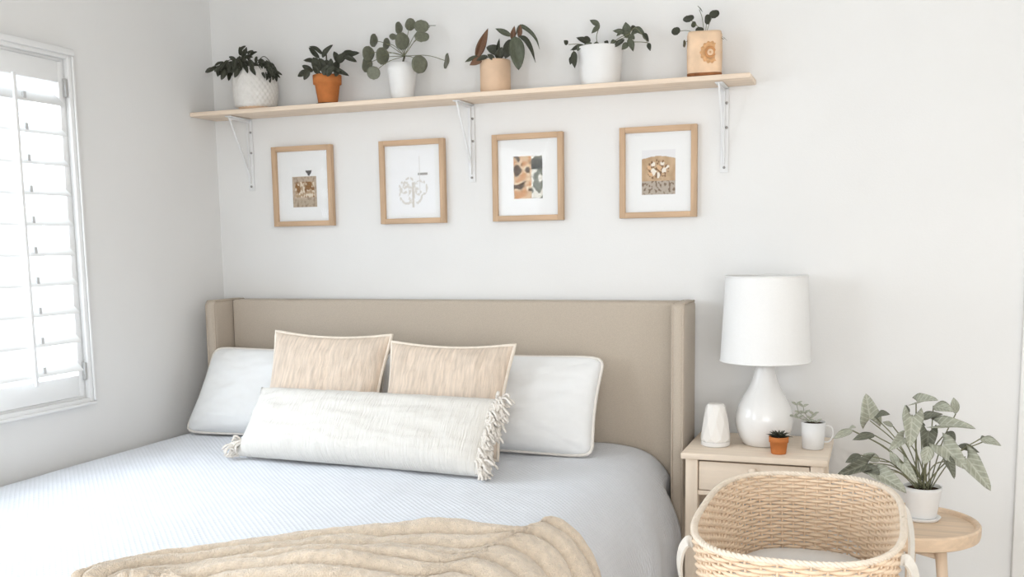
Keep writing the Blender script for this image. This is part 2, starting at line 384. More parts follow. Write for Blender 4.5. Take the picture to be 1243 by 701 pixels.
cov = build('coverlet', (V, F), M['cover'], None, True, ((HX0+HX1)/2, 2.5, .07))
md = cov.modifiers.new('thick', 'SOLIDIFY'); md.thickness = .006; md.offset = -1
tag(cov, 'white waffle-weave coverlet spread over the bed', 'coverlet')

# beige throw: a band of long folds lying across the bed and over its open edge
def find_side(u, v):
    """where a pixel's ray meets the coverlet profile on the open side"""
    d = ray(u, v); best = None
    for i, p in enumerate(prof_pts):
        if p.x > -1.2:
            t = (p.x-CAM.x)/d.x; q = CAM+d*t
            e = abs(q.z-p.z)
            if best is None or e < best[0]: best = (e, arc[i], q.y)
    return best[1], best[2]
edge_top = []
for u, v in ((80, 710), (104, 699), (150, 683), (200, 672), (270, 662), (340, 655), (450, 643), (560, 632), (630, 629)):
    p = onZ(u, v, .652); edge_top.append(Vector((s_of_x(p.x), p.y, 0)))
for u, v in ((672, 630), (692, 640), (706, 660), (716, 690), (719, 712)):
    s, y = find_side(u-6, v+21); edge_top.append(Vector((s, y, 0)))
et = curve(edge_top, 10)
# resample the edge evenly
al = [0]
for a, b in zip(et, et[1:]): al.append(al[-1]+(b-a).length)
NU, NV = 260, 150
def et_at(t):
    s = t*al[-1]; i = 0
    while i < len(al)-2 and al[i+1] < s: i += 1
    return et[i].lerp(et[i+1], (s-al[i])/(al[i+1]-al[i]))
centre = Vector((s_of_x(-1.02), 1.62, 0))
V = []
for j in range(NV):
    v = j/(NV-1)
    for i in range(NU):
        u = i/(NU-1); e = et_at(u); tgt = Vector((centre.x+(u-.5)*.55-.05, centre.y-.05*math.sin(math.pi*u), 0))
        warp = v+.035*nz(u*3.1, v*2.2, 7)+.02*nz(u*8, v*3, 2)
        p = e.lerp(tgt, max(-.02, warp)*.93)
        ph = v*6.2+.9*nz(u*2.2, v*1.2, .5)+.25*nz(u*5, v*2, 3.3)+.6*math.sin(u*3)*v
        fold = 1-(1-abs(math.sin(ph*math.pi)))**1.9
        amp = .060+.028*nz(u*3, v*4, 11)
        rim = min(1, v/.05)*min(1, u/.03+.0)*min(1, (1-u)/.03)
        amp *= 1-.35*max(0, min(1, (u-.6)/.2))
        h = .014+(amp*fold+.007*nz(u*9, v*8, 5)+.003*nz(u*50, v*50, 5)+.018*(1-math.exp(-v*6)))*(.35+.65*math.sin(min(1, v/.07)*math.pi/2))
        if v == 0 or u in (0, 1): h = .008
        V.append(cover_point(p.x, p.y, max(.009, h)))
thr = build('throw_blanket', (V, grid_faces(NU, NV)), M['throw'], None, True)
md = thr.modifiers.new('thick', 'SOLIDIFY'); md.thickness = .004; md.offset = 1
tag(thr, 'fluffy beige throw blanket crumpled in folds across the bed', 'blanket')

# ================================================================== PILLOWS
def pillow_mesh(wd, ht, th, n=44, pinch=.06, wr=.006, seed=0, ridge=0, power=.55, flat_back=.6, rn=0, taper=0):
    def pt(u, v, sgn):
        g = max(abs(u), abs(v))/max(1e-9, (abs(u)**rn+abs(v)**rn)**(1/rn)) if rn and (u or v) else 1
        x = u*g*wd/2*(1-pinch*(1-v*v))*(1-taper*(v+1)/2); z = v*g*ht/2*(1-pinch*1.2*(1-u*u))
        e = max(0, (1-u**4))**power*max(0, (1-v**4))**power
        t = th/2*e*(1-.18*v)*(1 if sgn > 0 else flat_back)
        t += e*(wr*nz(u*3+seed, v*3, sgn)+wr*.6*nz(u*7+seed, v*7, sgn+3))
        if ridge and sgn > 0:
            ph = (u+.03*nz(u*4, v*2.5, seed))*26
            t += e*ridge*(math.sin(ph*math.pi)**2*.55+.5*nz(u*40, v*1.5, seed))*(.5+.5*nz(u*3, seed, 2)+.3)
        return Vector((x, -sgn*max(t, 0), z+ht/2))
    V = []; F = []
    for sgn in (1, -1):
        b = len(V)
        for j in range(n):
            for i in range(n):
                u, v = -1+2*i/(n-1), -1+2*j/(n-1)
                V.append(pt(math.sin(u*math.pi/2)*.35+u*.65, math.sin(v*math.pi/2)*.35+v*.65, sgn))
        for f in grid_faces(n, n): F.append([b+i for i in f] if sgn > 0 else [b+i for i in f[::-1]])
    rim = []
    for k in range(4*24):
        t = k/24; s = int(t); f = t-s
        u, v = [(-1+2*f, -1), (1, -1+2*f), (1-2*f, 1), (-1, 1-2*f)][s]
        g = 1/(abs(u)**rn+abs(v)**rn)**(1/rn) if rn else 1
        rim.append(Vector((u*g*wd/2*(1-pinch*(1-v*v))*(1-taper*(v+1)/2), 0, v*g*ht/2*(1-pinch*1.2*(1-u*u))+ht/2)))
    return V, F, rim
def place(loc, lean, yaw=0, roll=0):
    return Matrix.Translation(Vector(loc)) @ Matrix.Rotation(math.radians(yaw), 4, 'Z') @ Matrix.Rotation(math.radians(-lean), 4, 'X') @ Matrix.Rotation(math.radians(roll), 4, 'Y')
def pillow(name, loc, lean, yaw, roll, wd, ht, th, mcov, mpipe, label, cat, pr=.006, **kw):
    V, F, rim = pillow_mesh(wd, ht, th, **kw); mx = place(loc, lean, yaw, roll)
    t = thing(name, loc, label, cat, 'pillows at the headboard')
    build('pillow_cover', xform((V, F), mx), mcov, t)
    bm_ = t.children[0].data; bm2 = bmesh.new(); bm2.from_mesh(bm_); bmesh.ops.remove_doubles(bm2, verts=bm2.verts, dist=1e-5); bm2.to_mesh(bm_); bm2.free()
    if mpipe: build('piping', tube([mx @ p for p in rim], pr, 6, True), mpipe, t)
    return t, mx, rim
pillow('sleeping_pillow', (-2.245, 3.325, .586), 26, 0, 0, .82, .372, .14, M['cotton'], M['piping'], 'smooth white sleeping pillow leaning on headboard near the window wall', 'pillow', seed=1, taper=.12, rn=13, wr=.012, pinch=.035)
pillow('sleeping_pillow', (-1.362, 3.310, .586), 28, 0, 0, .88, .378, .14, M['cotton'], M['piping'], 'smooth white sleeping pillow leaning on headboard near the nightstand', 'pillow', seed=5, rn=13, wr=.012, pinch=.035)
pillow('accent_pillow', (-1.948, 3.160, .592), 22, 2, 1, .475, .445, .12, M['slub'], M['slub_pipe'], 'square beige slub pillow, the one nearer the window wall', 'pillow', pr=.007, seed=9, wr=.012, pinch=.075, taper=-.04, ridge=.004)
pillow('accent_pillow', (-1.452, 3.155, .592), 22, -2, 0, .475, .415, .12, M['slub'], M['slub_pipe'], 'square beige slub pillow, the one nearer the lamp', 'pillow', pr=.007, seed=14, wr=.012, pinch=.075, taper=-.04, ridge=.004)
lt, lmx, lrim = pillow('lumbar_pillow', (-1.665, 2.940, .590), 38, -3.5, 0, 1.0, .285, .16, M['cream'], None, 'long cream lumbar pillow with shaggy fringed ends', 'pillow', seed=21, ridge=.017, wr=.010, pinch=.03)
def fringe(side, n, ln):
    parts = []; rnd = random.Random(side*7+3)
    for k in range(n):
        v = rnd.uniform(-1, 1); x = side*(.5*(1-.03*(1-v*v))-.004); z = v*.1425*.99+.1425
        if side < 0 and v > -.62: continue
        L_ = ln*rnd.uniform(.6, 1.15)
        p0 = Vector((x-side*rnd.uniform(0, .03), rnd.uniform(-.03, .006), z)); pts = [lmx @ p0]
        d_ = Vector((side*rnd.uniform(.5, 1), rnd.uniform(-1.3, .1), rnd.uniform(-.8, .5))).normalized()
        p1 = lmx @ (p0+d_*L_*.4); p2 = lmx @ (p0+d_*L_*.75)+Vector((0, 0, -L_*.25)); p3 = lmx @ (p0+d_*L_*.9)+Vector((rnd.uniform(-.01, .01), 0, -L_*.55))
        for q in (p1, p2, p3): q.z = max(q.z, .590); pts.append(q)
        parts.append(tube(curve(pts, 3), [.0048]*9+[.0022], 5))
    return join(*parts)
o = build('fringe', fringe(1, 320, .046), M['fringe'], lt); o['kind'] = 'stuff'
o = build('fringe', fringe(-1, 170, .055), M['fringe'], lt); o['kind'] = 'stuff'

# ================================================================== SHELF, BRACKETS
SZ0, SZ1, SY = 1.881, 1.899, 3.572
sh = build('wall_shelf', box((LX+.004, SY, SZ0), (-.432, BY-.001, SZ1), .003), M['shelf'], None, 'auto', (-1.6, BY, SZ0))
tag(sh, 'long pale pine shelf board holding the potted plants', 'shelf')
BR = ('white steel shelf bracket nearest the window wall', 'white steel shelf bracket between the middle pictures', 'white steel shelf bracket under the motif planter')
for x, lab in zip((-2.565, -1.533, -.542), BR):
    b = thing('shelf_bracket', (x, BY-.004, SZ0-.304), lab, 'bracket', 'brackets under the wall shelf')
    zt_ = SZ0-.002; zb_ = SZ0-.304; yb = BY-.002
    build('wall_plate', box((x-.014, yb-.004, zb_), (x+.014, yb, zt_-.005), .001), M['bracket'], b, 'auto')
    build('shelf_arm', box((x-.014, SY+.025, zt_-.004), (x+.014, yb, zt_), .001), M['bracket'], b, 'auto')
    build('rib', join(box((x-.002, yb-.016, zb_+.03), (x+.002, yb-.0045, zt_-.005)), box((x-.002, SY+.03, zt_-.014), (x+.002, yb-.016, zt_-.0045))), M['bracket'], b, 'auto')
    build('brace', ribbon([(x, SY+.036, zt_-.010), (x, yb-.008, zb_+.055)], (1, 0, 0), .007, .005), M['bracket'], b, False)
    for zz in (zb_+.018, zb_+.16, zt_-.055):
        build('screw', tube([(x+(.0075 if zz > zb_+.1 else 0), yb-.004, zz), (x+(.0075 if zz > zb_+.1 else 0), yb-.0075, zz)], .0048, 10), M['screw'], b)

# ================================================================== PICTURES
def lerp3(a, b, t): return tuple(a[i]+(b[i]-a[i])*t for i in range(3))
WH = (244, 244, 243)
def art1(u, v):       # sepia desert print with a dark shrub at its upper corner
    if abs(u-.70) < .03+(v-.78)*.9+.03*nz(u*25, v*9) and .77 < v < .90+.03*nz(u*20, 4): return (104, 100, 98)
    if not (.0 < u < 1 and v < .76): return WH
    c = (196, 178, 158)
    n = nz(u*5, v*5, 2); m_ = nz(u*12, v*12, 6)
    if v < .2: c = (188, 172, 152)
    elif .24 < v < .62 and 0.12 < u < .9: c = (150, 112, 76) if n+.5*m_ > .08 else ((226, 214, 196) if m_ < -.1 else (192, 166, 136))
    return lerp3(c, (120, 100, 84), max(0, m_)*.7)
def art2(u, v):       # faint pencil sketch on white
    c = (248, 248, 249)
    for cx, cy, r in ((.36, .30, .16), (.42, .46, .12), (.55, .28, .14), (.68, .40, .13), (.30, .42, .1)):
        d_ = abs(math.hypot((u-cx), (v-cy)*1.2)-r)
        if d_ < .022 and nz(u*20, v*20) > -.15: c = (222, 218, 212)
    if abs(u-.5) < .016 and .1 < v < .5: c = (214, 208, 200)
    if .62 < u < .84 and .60 < v < .635: c = (168, 164, 160)
    if abs(u-.66) < .01 and .3 < v < .9: c = (226, 224, 222)
    return c
def art3(u, v):       # warm abstract of petals against dark patches
    n = nz(u*4.2+9, v*5.2, 4); m_ = nz(u*9+2, v*10, 8)
    if u > .62 and .68 < v < .92: return (70, 68, 62) if m_ > -.25 else (120, 116, 106)
    if u > .62: return (232, 228, 218) if n+m_*.6 > .0 else (128, 130, 118)
    if n > .22: return (206, 152, 102)
    if n < -.18 or m_ > .42: return (92, 74, 56)
    return lerp3((232, 212, 184), (212, 170, 128), max(0, min(1, .5+m_)))
BLOOMS = [(.22, .60, .07), (.34, .68, .06), (.36, .52, .08), (.52, .60, .075), (.50, .44, .06), (.66, .54, .07), (.26, .46, .055), (.62, .68, .05), (.76, .62, .05)]
def art4(u, v):       # tan rounded backdrop strewn with pale blossoms
    if v > .80+.06*math.sin(u*math.pi)+.01*nz(u*9, 1): return (238, 237, 238)
    n = nz(u*6, v*6, 12); m_ = nz(u*15, v*15, 3)
    c = lerp3((210, 182, 150), (190, 160, 128), max(0, min(1, .5+n)))
    if v < .30: c = (188, 176, 162) if m_ > -.15 else (136, 118, 102)
    if math.hypot((u-.48)*.9, (v-.56)*1.3) < .30 and m_ > .12: c = (134, 104, 78)
    for i, (cx, cy, r_) in enumerate(BLOOMS):
        if math.hypot(u-cx, (v-cy)*1.2)+.05*m_ < r_: c = (244, 236, 224) if i % 3 else (222, 186, 148)
    return c
def picture(k, x0, x1, paint, inner, label):
    z0, z1 = 1.420, 1.755; fw, dp = .0215, .024; yb = BY-.003; xc = (x0+x1)/2
    t = thing('picture_frame', (xc, BY-.003, z0), label, 'picture', 'framed prints under the shelf')
    y0 = yb-dp
    for nm, lo, hi, mm in (('frame_bar', (x0, y0, z0), (x0+fw, yb, z1), 'oak'), ('frame_bar', (x1-fw, y0, z0), (x1, yb, z1), 'oak'),
                           ('frame_bar', (x0+fw, y0, z0), (x1-fw, yb, z0+fw), 'oakx'), ('frame_bar', (x0+fw, y0, z1-fw), (x1-fw, yb, z1), 'oakx')):
        build(nm, box(lo, hi, .0015), M[mm], t, 'auto')
    build('mat_board', box((x0+fw, yb-.010, z0+fw), (x1-fw, yb-.007, z1-fw)), M['paper'], t, False)
    a, b, c, d_ = inner; nx, ny = 64, 84
    W, H = (x1-x0-2*fw), (z1-z0-2*fw)
    X0, X1, Z0, Z1 = x0+fw+a*W, x0+fw+b*W, z0+fw+c*H, z0+fw+d_*H
    V = [(X0+(X1-X0)*i/nx, yb-.0106, Z0+(Z1-Z0)*j/ny) for j in range(ny+1) for i in range(nx+1)]
    o = build('print', (V, grid_faces(nx+1, ny+1)), M['print'], t, False)
    ca = o.data.color_attributes.new('ink', 'FLOAT_COLOR', 'POINT')
    for i, v in enumerate(o.data.vertices):
        u_ = (i % (nx+1))/nx; v_ = (i//(nx+1))/ny; ca.data[i].color = srgb(*paint(u_, v_))
    build('glazing', box((x0+fw, yb-.0155, z0+fw), (x1-fw, yb-.0135, z1-fw)), M['picture_glass'], t, False)
for k, (xl, paint, inner, lab) in enumerate((
        (-2.447, art1, (.28, .76, .20, .78), 'oak-framed sepia print with small dark shrub at its corner'),
        (-1.935, art2, (.10, .90, .06, .94), 'oak-framed faint pencil sketch on white paper'),
        (-1.440, art3, (.26, .74, .22, .78), 'oak-framed warm abstract print with dark patches'),
        (-.928, art4, (.25, .76, .22, .78), 'oak-framed print of pale blossoms under a tan arch'))):
    picture(k, xl, xl+.290, paint, inner, lab)

# ================================================================== LEAVES AND PLANTS
def leaf_mesh(kind, name, m, droop=.12, fold=.12):
    """leaf of length 1 along +Y, width 1 along X, gently folded and drooping"""
    nl, nw = 12, 6; V = []; F = []
    for j in range(nl+1):
        t = j/nl
        if kind == 'round': hw = .5*math.sqrt(max(0, 1-(2*t-1)**2)); y = t
        elif kind == 'lance': hw = .5*math.sin(math.pi*t**.8)**.9; y = t
        elif kind == 'oval': hw = .5*math.sin(math.pi*t**.85)**.65; y = t
        else:                                            # arrowhead with two back lobes
            hw = .5*((1-t)**.62)*(.62+.38*math.sin(math.pi*min(1, t/.36)/2)); y = t
        for i in range(nw+1):
            s = -1+2*i/nw
            yy = y
            if kind == 'arrow': yy = y-.22*abs(s)**1.5*(1-t)**2+.06*(1-abs(s))*(t < .05)
            z = fold*abs(s)*hw*2*.5-droop*(t*t)+.02*math.sin(t*9+s*2)
            V.append((hw*s*(1 if kind != 'x' else 1), yy, z))
    for j in range(nl):
        for i in range(nw): a = j*(nw+1)+i; F.append([a, a+1, a+nw+2, a+nw+1])
    me = bpy.data.meshes.new(name); me.from_pydata(V, [], F); me.update(); me.materials.append(m)
    me.polygons.foreach_set('use_smooth', [True]*len(me.polygons))
    bm = bmesh.new(); bm.from_mesh(me); bmesh.ops.remove_doubles(bm, verts=bm.verts, dist=1e-5)
    bmesh.ops.solidify(bm, geom=bm.faces[:], thickness=.012); bm.to_mesh(me); bm.free()
    me.polygons.foreach_set('use_smooth', [True]*len(me.polygons))
    return me
LM = {}
def leafm(kind, mk):
    if (kind, mk) not in LM: LM[(kind, mk)] = leaf_mesh(kind, 'leaf', M[mk], *((.02, .06) if kind == 'round' else (.26, .5) if kind == 'arrow' else (.14, .2)))
    return LM[(kind, mk)]
def add_leaf(parent, B, Tp, width, kind, mk, facing=.7, twist=0):
    B, Tp = Vector(B), Vector(Tp); Y = Tp-B
    if Y.length < 1e-4: return
    view = (CAM-(B+Tp)/2).normalized(); n = view*facing+Vector((0, 0, 1))*(1-facing)
    yh = Y.normalized(); n = (n-yh*n.dot(yh)).normalized()
    if twist: n = Matrix.Rotation(math.radians(twist), 3, yh) @ n
    xh = yh.cross(n).normalized()
    base = WL[parent.name]; L_ = Y.length
    o = bpy.data.objects.new('leaf', leafm(kind, mk)); COL.objects.link(o); o.parent = parent
    o.matrix_basis = Matrix(((xh.x*width, yh.x*L_, n.x*L_, B.x-base.x), (xh.y*width, yh.y*L_, n.y*L_, B.y-base.y), (xh.z*width, yh.z*L_, n.z*L_, B.z-base.z), (0, 0, 0, 1)))
    return o
def clampy(y): return min(y, 3.722)
def px_leaf(parent, b, t, wpx, yb, yt, kind, mk, facing=.7, twist=0):
    B = onY(b[0], b[1], clampy(yb)); Tp = onY(t[0], t[1], clampy(yt))
    return add_leaf(parent, B, Tp, wpx*m_per_px(B), kind, mk, facing, twist), B, Tp
def stem(parent, pts, r, m):
    return build('stem', tube(curve(pts, 5), r, 5), m, parent)
def disc_leaf(parent, c, wpx, hpx, y, mk, root, rstem=.0012, ang=0, mstem='stem'):
    """round leaf whose visible half-axes are wpx and hpx (photo pixels)"""
    C = onY(c[0], c[1], clampy(y)); k = m_per_px(C); R_ = max(wpx, hpx)*k
    view = (CAM-C).normalized(); ca = math.cos(math.radians(ang)); sa = math.sin(math.radians(ang))
    r1 = RT*ca+UP*sa; u1 = UP*ca-RT*sa
    if wpx < hpx: f = max(.12, wpx/hpx); g = math.sqrt(1-f*f); n = view*f+r1*g; yv = u1
    else: f = max(.12, hpx/wpx); g = math.sqrt(1-f*f); n = view*f+u1*g; yv = None
    n.normalize(); xh = r1 if yv is None else yv.cross(n).normalized()
    xh = (xh-n*xh.dot(n)).normalized(); yh = n.cross(xh).normalized(); B = C-yh*R_
    if max((B.y, (C+yh*R_).y, (C+xh*R_).y, (C-xh*R_).y)) > 3.735:
        dy = 3.735-max((B.y, (C+yh*R_).y, (C+xh*R_).y, (C-xh*R_).y)); C.y += dy; B.y += dy
    base = WL[parent.name]; o = bpy.data.objects.new('leaf', leafm('round', mk)); COL.objects.link(o); o.parent = parent
    L_ = 2*R_
    o.matrix_basis = Matrix(((xh.x*L_, yh.x*L_, n.x*L_, B.x-base.x), (xh.y*L_, yh.y*L_, n.y*L_, B.y-base.y), (xh.z*L_, yh.z*L_, n.z*L_, B.z-base.z), (0, 0, 0, 1)))
    root = Vector(root); mid = root.lerp(C, .55)+Vector((0, 0, .012))
    stem(parent, [root, mid, C-n*.004], rstem, M[mstem])
def pot_parts(t, c, prof_out, wall, mpot, soil_drop=.012, n=36, disp=None, name='pot'):
    """open pot: outer profile up, lip, inner profile down, then a soil disc"""
    top_r, top_z = prof_out[-1]
    inner = [(max(.004, top_r-wall), top_z), (max(.004, top_r-wall*1.1), top_z-soil_drop*2.2)]
    prof = [(.001, prof_out[0][1])]+prof_out+inner
    p = build(name, lathe(c, prof, n, disp), mpot, t)
    build('soil', lathe(c, [(.001, top_z-soil_drop-.006), (top_r-wall*1.05, top_z-soil_drop-.006), (top_r-wall*1.15, top_z-soil_drop), (.001, top_z-soil_drop+.004)], 20), M['soil'], t)
    return p
PYS = 3.652
def shelf_pot(xpx, ytop_px, label, name='potted_plant'):
    base = onY(xpx, ytop_px, PYS); loc = (base.x, PYS, SZ1+.0005)
    t = thing(name, loc, label, 'plant', 'potted plants on the wall shelf')
    return t, Vector(loc), base.z-loc[2], m_per_px(loc)

# 1 white diamond-textured bulb pot with small drooping leaves
t, c, h, k = shelf_pot(309, 84, 'dark trailing plant in white diamond-textured round pot')
r = 26.5*k
def diam(a, z, j): return .0026*(abs(math.sin(a*13+z*110))+abs(math.sin(a*13-z*110))-1.0) if .008 < z < h-.01 else 0
prof = [(r*f, h*q) for q, f in ((.0, .62), (.03, .74), (.06, .78))]+[(r*(.80+.20*math.sin(math.pi*(.12+.72*q))), h*q) for q in [.09+.03*i for i in range(29)]]+[(r*.84, h*.985), (r*.83, h)]
pot_parts(t, c, prof, .008, M['tex_pot'], n=144, disp=diam)
build('saucer', lathe(c, [(.001, .0), (r*.7, .0), (r*.80, .010), (r*.78, .012), (.001, .006)], 32), M['tan_pot'], t)
rnd = random.Random(3)
def cluster(n, poly, sz, tipdir, mk, spread=4):
    for _ in range(n):
        s = rnd.random()*(len(poly)-1); i = int(s); f = s-i
        bx = poly[i][0]+(poly[i+1][0]-poly[i][0])*f+rnd.gauss(0, spread*.7); by = poly[i][1]+(poly[i+1][1]-poly[i][1])*f+rnd.gauss(0, spread*.7)
        dx, dy = tipdir(f+i); L_ = sz*rnd.uniform(.75, 1.25); q = math.hypot(dx, dy); a = rnd.gauss(0, .55)
        dx, dy = (dx*math.cos(a)-dy*math.sin(a))/q*L_, (dx*math.sin(a)+dy*math.cos(a))/q*L_
        yb = PYS-.05+rnd.uniform(-.05, .07)
        px_leaf(t, (bx, by), (bx+dx, by+dy), L_*.5, yb, yb-.02, 'oval', mk, .65, rnd.uniform(-30, 30))
br_ = [[(306, 86), (300, 74), (290, 68)], [(306, 86), (292, 74), (276, 74), (262, 88)], [(306, 86), (303, 70), (297, 68)], [(308, 86), (314, 74), (322, 69), (334, 84)], [(308, 86), (318, 74), (330, 84)], [(306, 86), (296, 80), (285, 84), (281, 92)]]
for b_ in br_: stem(t, [onY(u, v, PYS-.03) if i else c+Vector((0, 0, h-.014)) for i, (u, v) in enumerate(b_)], .0016, M['stem_dark'])
cluster(34, [(296, 72), (280, 75), (264, 84)], 11, lambda s: (-.4, 1), 'leaf_dark')
cluster(22, [(288, 76), (300, 74), (302, 82)], 11, lambda s: (.1, .9), 'leaf_dark')
cluster(12, [(290, 70), (300, 68)], 9, lambda s: (.3, -.4), 'leaf_dark')
cluster(26, [(313, 72), (323, 74), (334, 88)], 10, lambda s: (.5, .9), 'leaf_dark', 3)
cluster(10, [(322, 84), (330, 92)], 9, lambda s: (.2, 1), 'leaf_dark', 3)

# 2 terracotta pot with dark upright leaves
t, c, h, k = shelf_pot(397, 92, 'glossy dark-leaved plant in orange terracotta pot')
r = 17*k
pot_parts(t, c, [(r*.66, 0.006), (r*.70, .012), (r*.88, h*.70), (r*1.0, h*.71), (r*1.02, h)], .006, M['terracotta'], n=40)
build('saucer', lathe(c, [(.001, 0), (r*.82, 0), (r*.90, .006), (r*.86, .007), (.001, .0055)], 32), M['soil'], t)
root = c+Vector((0, 0, h-.012))
for b, tp, w_, yy in (((388, 71), (374, 57), 6, .02), ((391, 66), (376, 54), 7, .0), ((391, 70), (402, 54), 7, -.02), ((385, 77), (368, 71), 8, .02), ((380, 87), (366, 79), 7, -.03), ((377, 86), (360, 92), 8, -.05),
        ((375, 85), (369, 97), 7, -.06), ((410, 76), (406, 62), 8, .02), ((411, 71), (434, 63), 9, .0), ((416, 68), (427, 62), 8, .02), ((418, 68), (432, 74), 7, -.03), ((408, 75), (420, 66), 10, -.02), ((388, 86), (380, 69), 12, -.04), ((394, 88), (388, 70), 12, -.03),
        ((398, 88), (396, 72), 11, -.01), ((402, 88), (401, 71), 9, -.04), ((405, 86), (411, 74), 9, .0), ((402, 84), (422, 90), 7, -.05), ((386, 90), (381, 78), 9, -.05), ((396, 92), (405, 80), 10, -.06), ((392, 91), (398, 79), 9, -.06), ((406, 92), (413, 84), 7, -.05)):
    px_leaf(t, b, tp, w_, PYS+yy, PYS+yy-.01, 'oval', 'leaf_dark', .7, rnd.uniform(-25, 25))
for u, v, yy in ((385, 72, .01), (396, 66, -.01), (414, 72, 0), (374, 84, -.04), (400, 80, 0)): stem(t, [root, root.lerp(onY(u, v, clampy(PYS+yy)), .5)+Vector((0, 0, .01)), onY(u, v, clampy(PYS+yy))], .003, M['stem_dark'])

# 3 pilea in white pot
t, c, h, k = shelf_pot(487.5, 78, 'pilea with round coin leaves in small white pot')
r = 18*k
pot_parts(t, c, [(r*.70, 0), (r*.76, .008), (r*.98, h*.80), (r, h)], .006, M['white_pot'], n=40)
root = c+Vector((0, 0, h-.012)); top = onY(491, 68, PYS)
stem(t, [root, root.lerp(top, .5), top], .004, M['stem_dark'])
for u, v, a, b, yy, ang in ((484, 34, 4, 7.5, .03, 0), (488, 50, 8.5, 10.5, -.02, 0), (477, 44.5, 4.5, 4, .02, 0), (469, 53, 3.5, 7, .02, -12), (464, 68, 7.5, 10.5, -.03, 0), (453.5, 49, 3.8, 8, .02, -10), (447, 65, 7, 9, -.02, 0), (445.5, 78, 5, 10, -.01, -12), (453.5, 88.5, 8, 8, -.05, 0),
        (498, 29.6, 6, 7.5, .03, -25), (511.6, 32, 9, 8, .0, 0), (512, 44.5, 9, 7, -.03, 0), (522, 31, 7, 2.5, .03, 0), (509, 78, 9.5, 11, -.05, 0), (542, 74, 1.8, 9.5, -.02, -12)):
    disc_leaf(t, (u, v), a, b, PYS+yy, 'leaf_pilea', top, .0013, ang)

# 4 tan cylinder with long dark leaves
t, c, h, k = shelf_pot(601, 74, 'plant with long russet and green leaves in tan cylinder pot')
r = 18.5*k
pot_parts(t, c, [(r*.96, 0), (r, .004), (r, h-.003), (r*.985, h)], .006, M['tan_pot'], n=40)
root = c+Vector((0, 0, h-.012))
for b, tp, w_, yy, kd, mk in (((578, 72), (592, 35), 11, .02, 'lance', 'leaf_red'), ((586, 70), (570, 79), 9, -.04, 'lance', 'leaf_red'), ((580, 68), (564, 75), 5, -.03, 'lance', 'leaf_green'), ((592, 68), (578, 73), 6, -.05, 'lance', 'leaf_dark'),
        ((610, 64), (590, 57), 12, .0, 'oval', 'leaf_dark'), ((603, 68), (606, 47), 5, .0, 'lance', 'leaf_dark'), ((604, 72), (609, 58), 11, -.03, 'oval', 'leaf_dark'), ((625, 44), (630, 83), 19, -.05, 'oval', 'leaf_green'), ((622, 48), (613, 70), 14, -.02, 'oval', 'leaf_dark'), ((627, 46), (628, 72), 15, .0, 'oval', 'leaf_dark'),
        ((621, 44), (601, 34), 7, .01, 'lance', 'leaf_green'), ((622, 49), (624, 32), 7, .02, 'lance', 'leaf_red'), ((630, 46), (632, 30), 6, .0, 'lance', 'leaf_red'), ((600, 72), (592, 66), 6, -.05, 'oval', 'leaf_dark')):
    px_leaf(t, b, tp, w_, PYS+yy, PYS+yy-.02, kd, mk, .75, rnd.uniform(-15, 15))
def arch_leaf(t, pts, yy, wpx, m):
    P3 = curve([onY(u, v, clampy(PYS+yy)) for u, v in pts], 5); n_ = len(P3); k_ = m_per_px(P3[0]); V = []; F = []
    for i, p in enumerate(P3):
        tg = (P3[min(i+1, n_-1)]-P3[max(0, i-1)]).normalized(); sd = tg.cross((CAM-p).normalized()).normalized()
        w__ = wpx*k_*.5*math.sin(math.pi*min(.98, max(.03, i/(n_-1))**.7))
        nn = sd.cross(tg)*.0008
        for s in (-1, 0, 1): V.append(p+sd*s*w__+nn*(3*(s == 0)))
    for i in range(n_-1):
        for s in (0, 1): a = i*3+s; F.append([a, a+1, a+4, a+3])
    o = build('leaf', (V, F), m, t); md = o.modifiers.new('thick', 'SOLIDIFY'); md.thickness = .0012
arch_leaf(t, [(626, 42), (632, 32), (643, 38), (651, 48), (655, 60)], .03, 5, M['leaf_green'])
arch_leaf(t, [(630, 44), (638, 48), (645, 60), (650, 76)], -.02, 6.5, M['leaf_dark'])
for u, v, yy in ((578, 72, .02), (625, 46, -.03), (606, 64, 0), (623, 46, .01), (588, 70, -.04)): stem(t, [root, root.lerp(onY(u, v, clampy(PYS+yy)), .5)+Vector((0, 0, .012)), onY(u, v, clampy(PYS+yy))], .0022, M['stem_dark'])

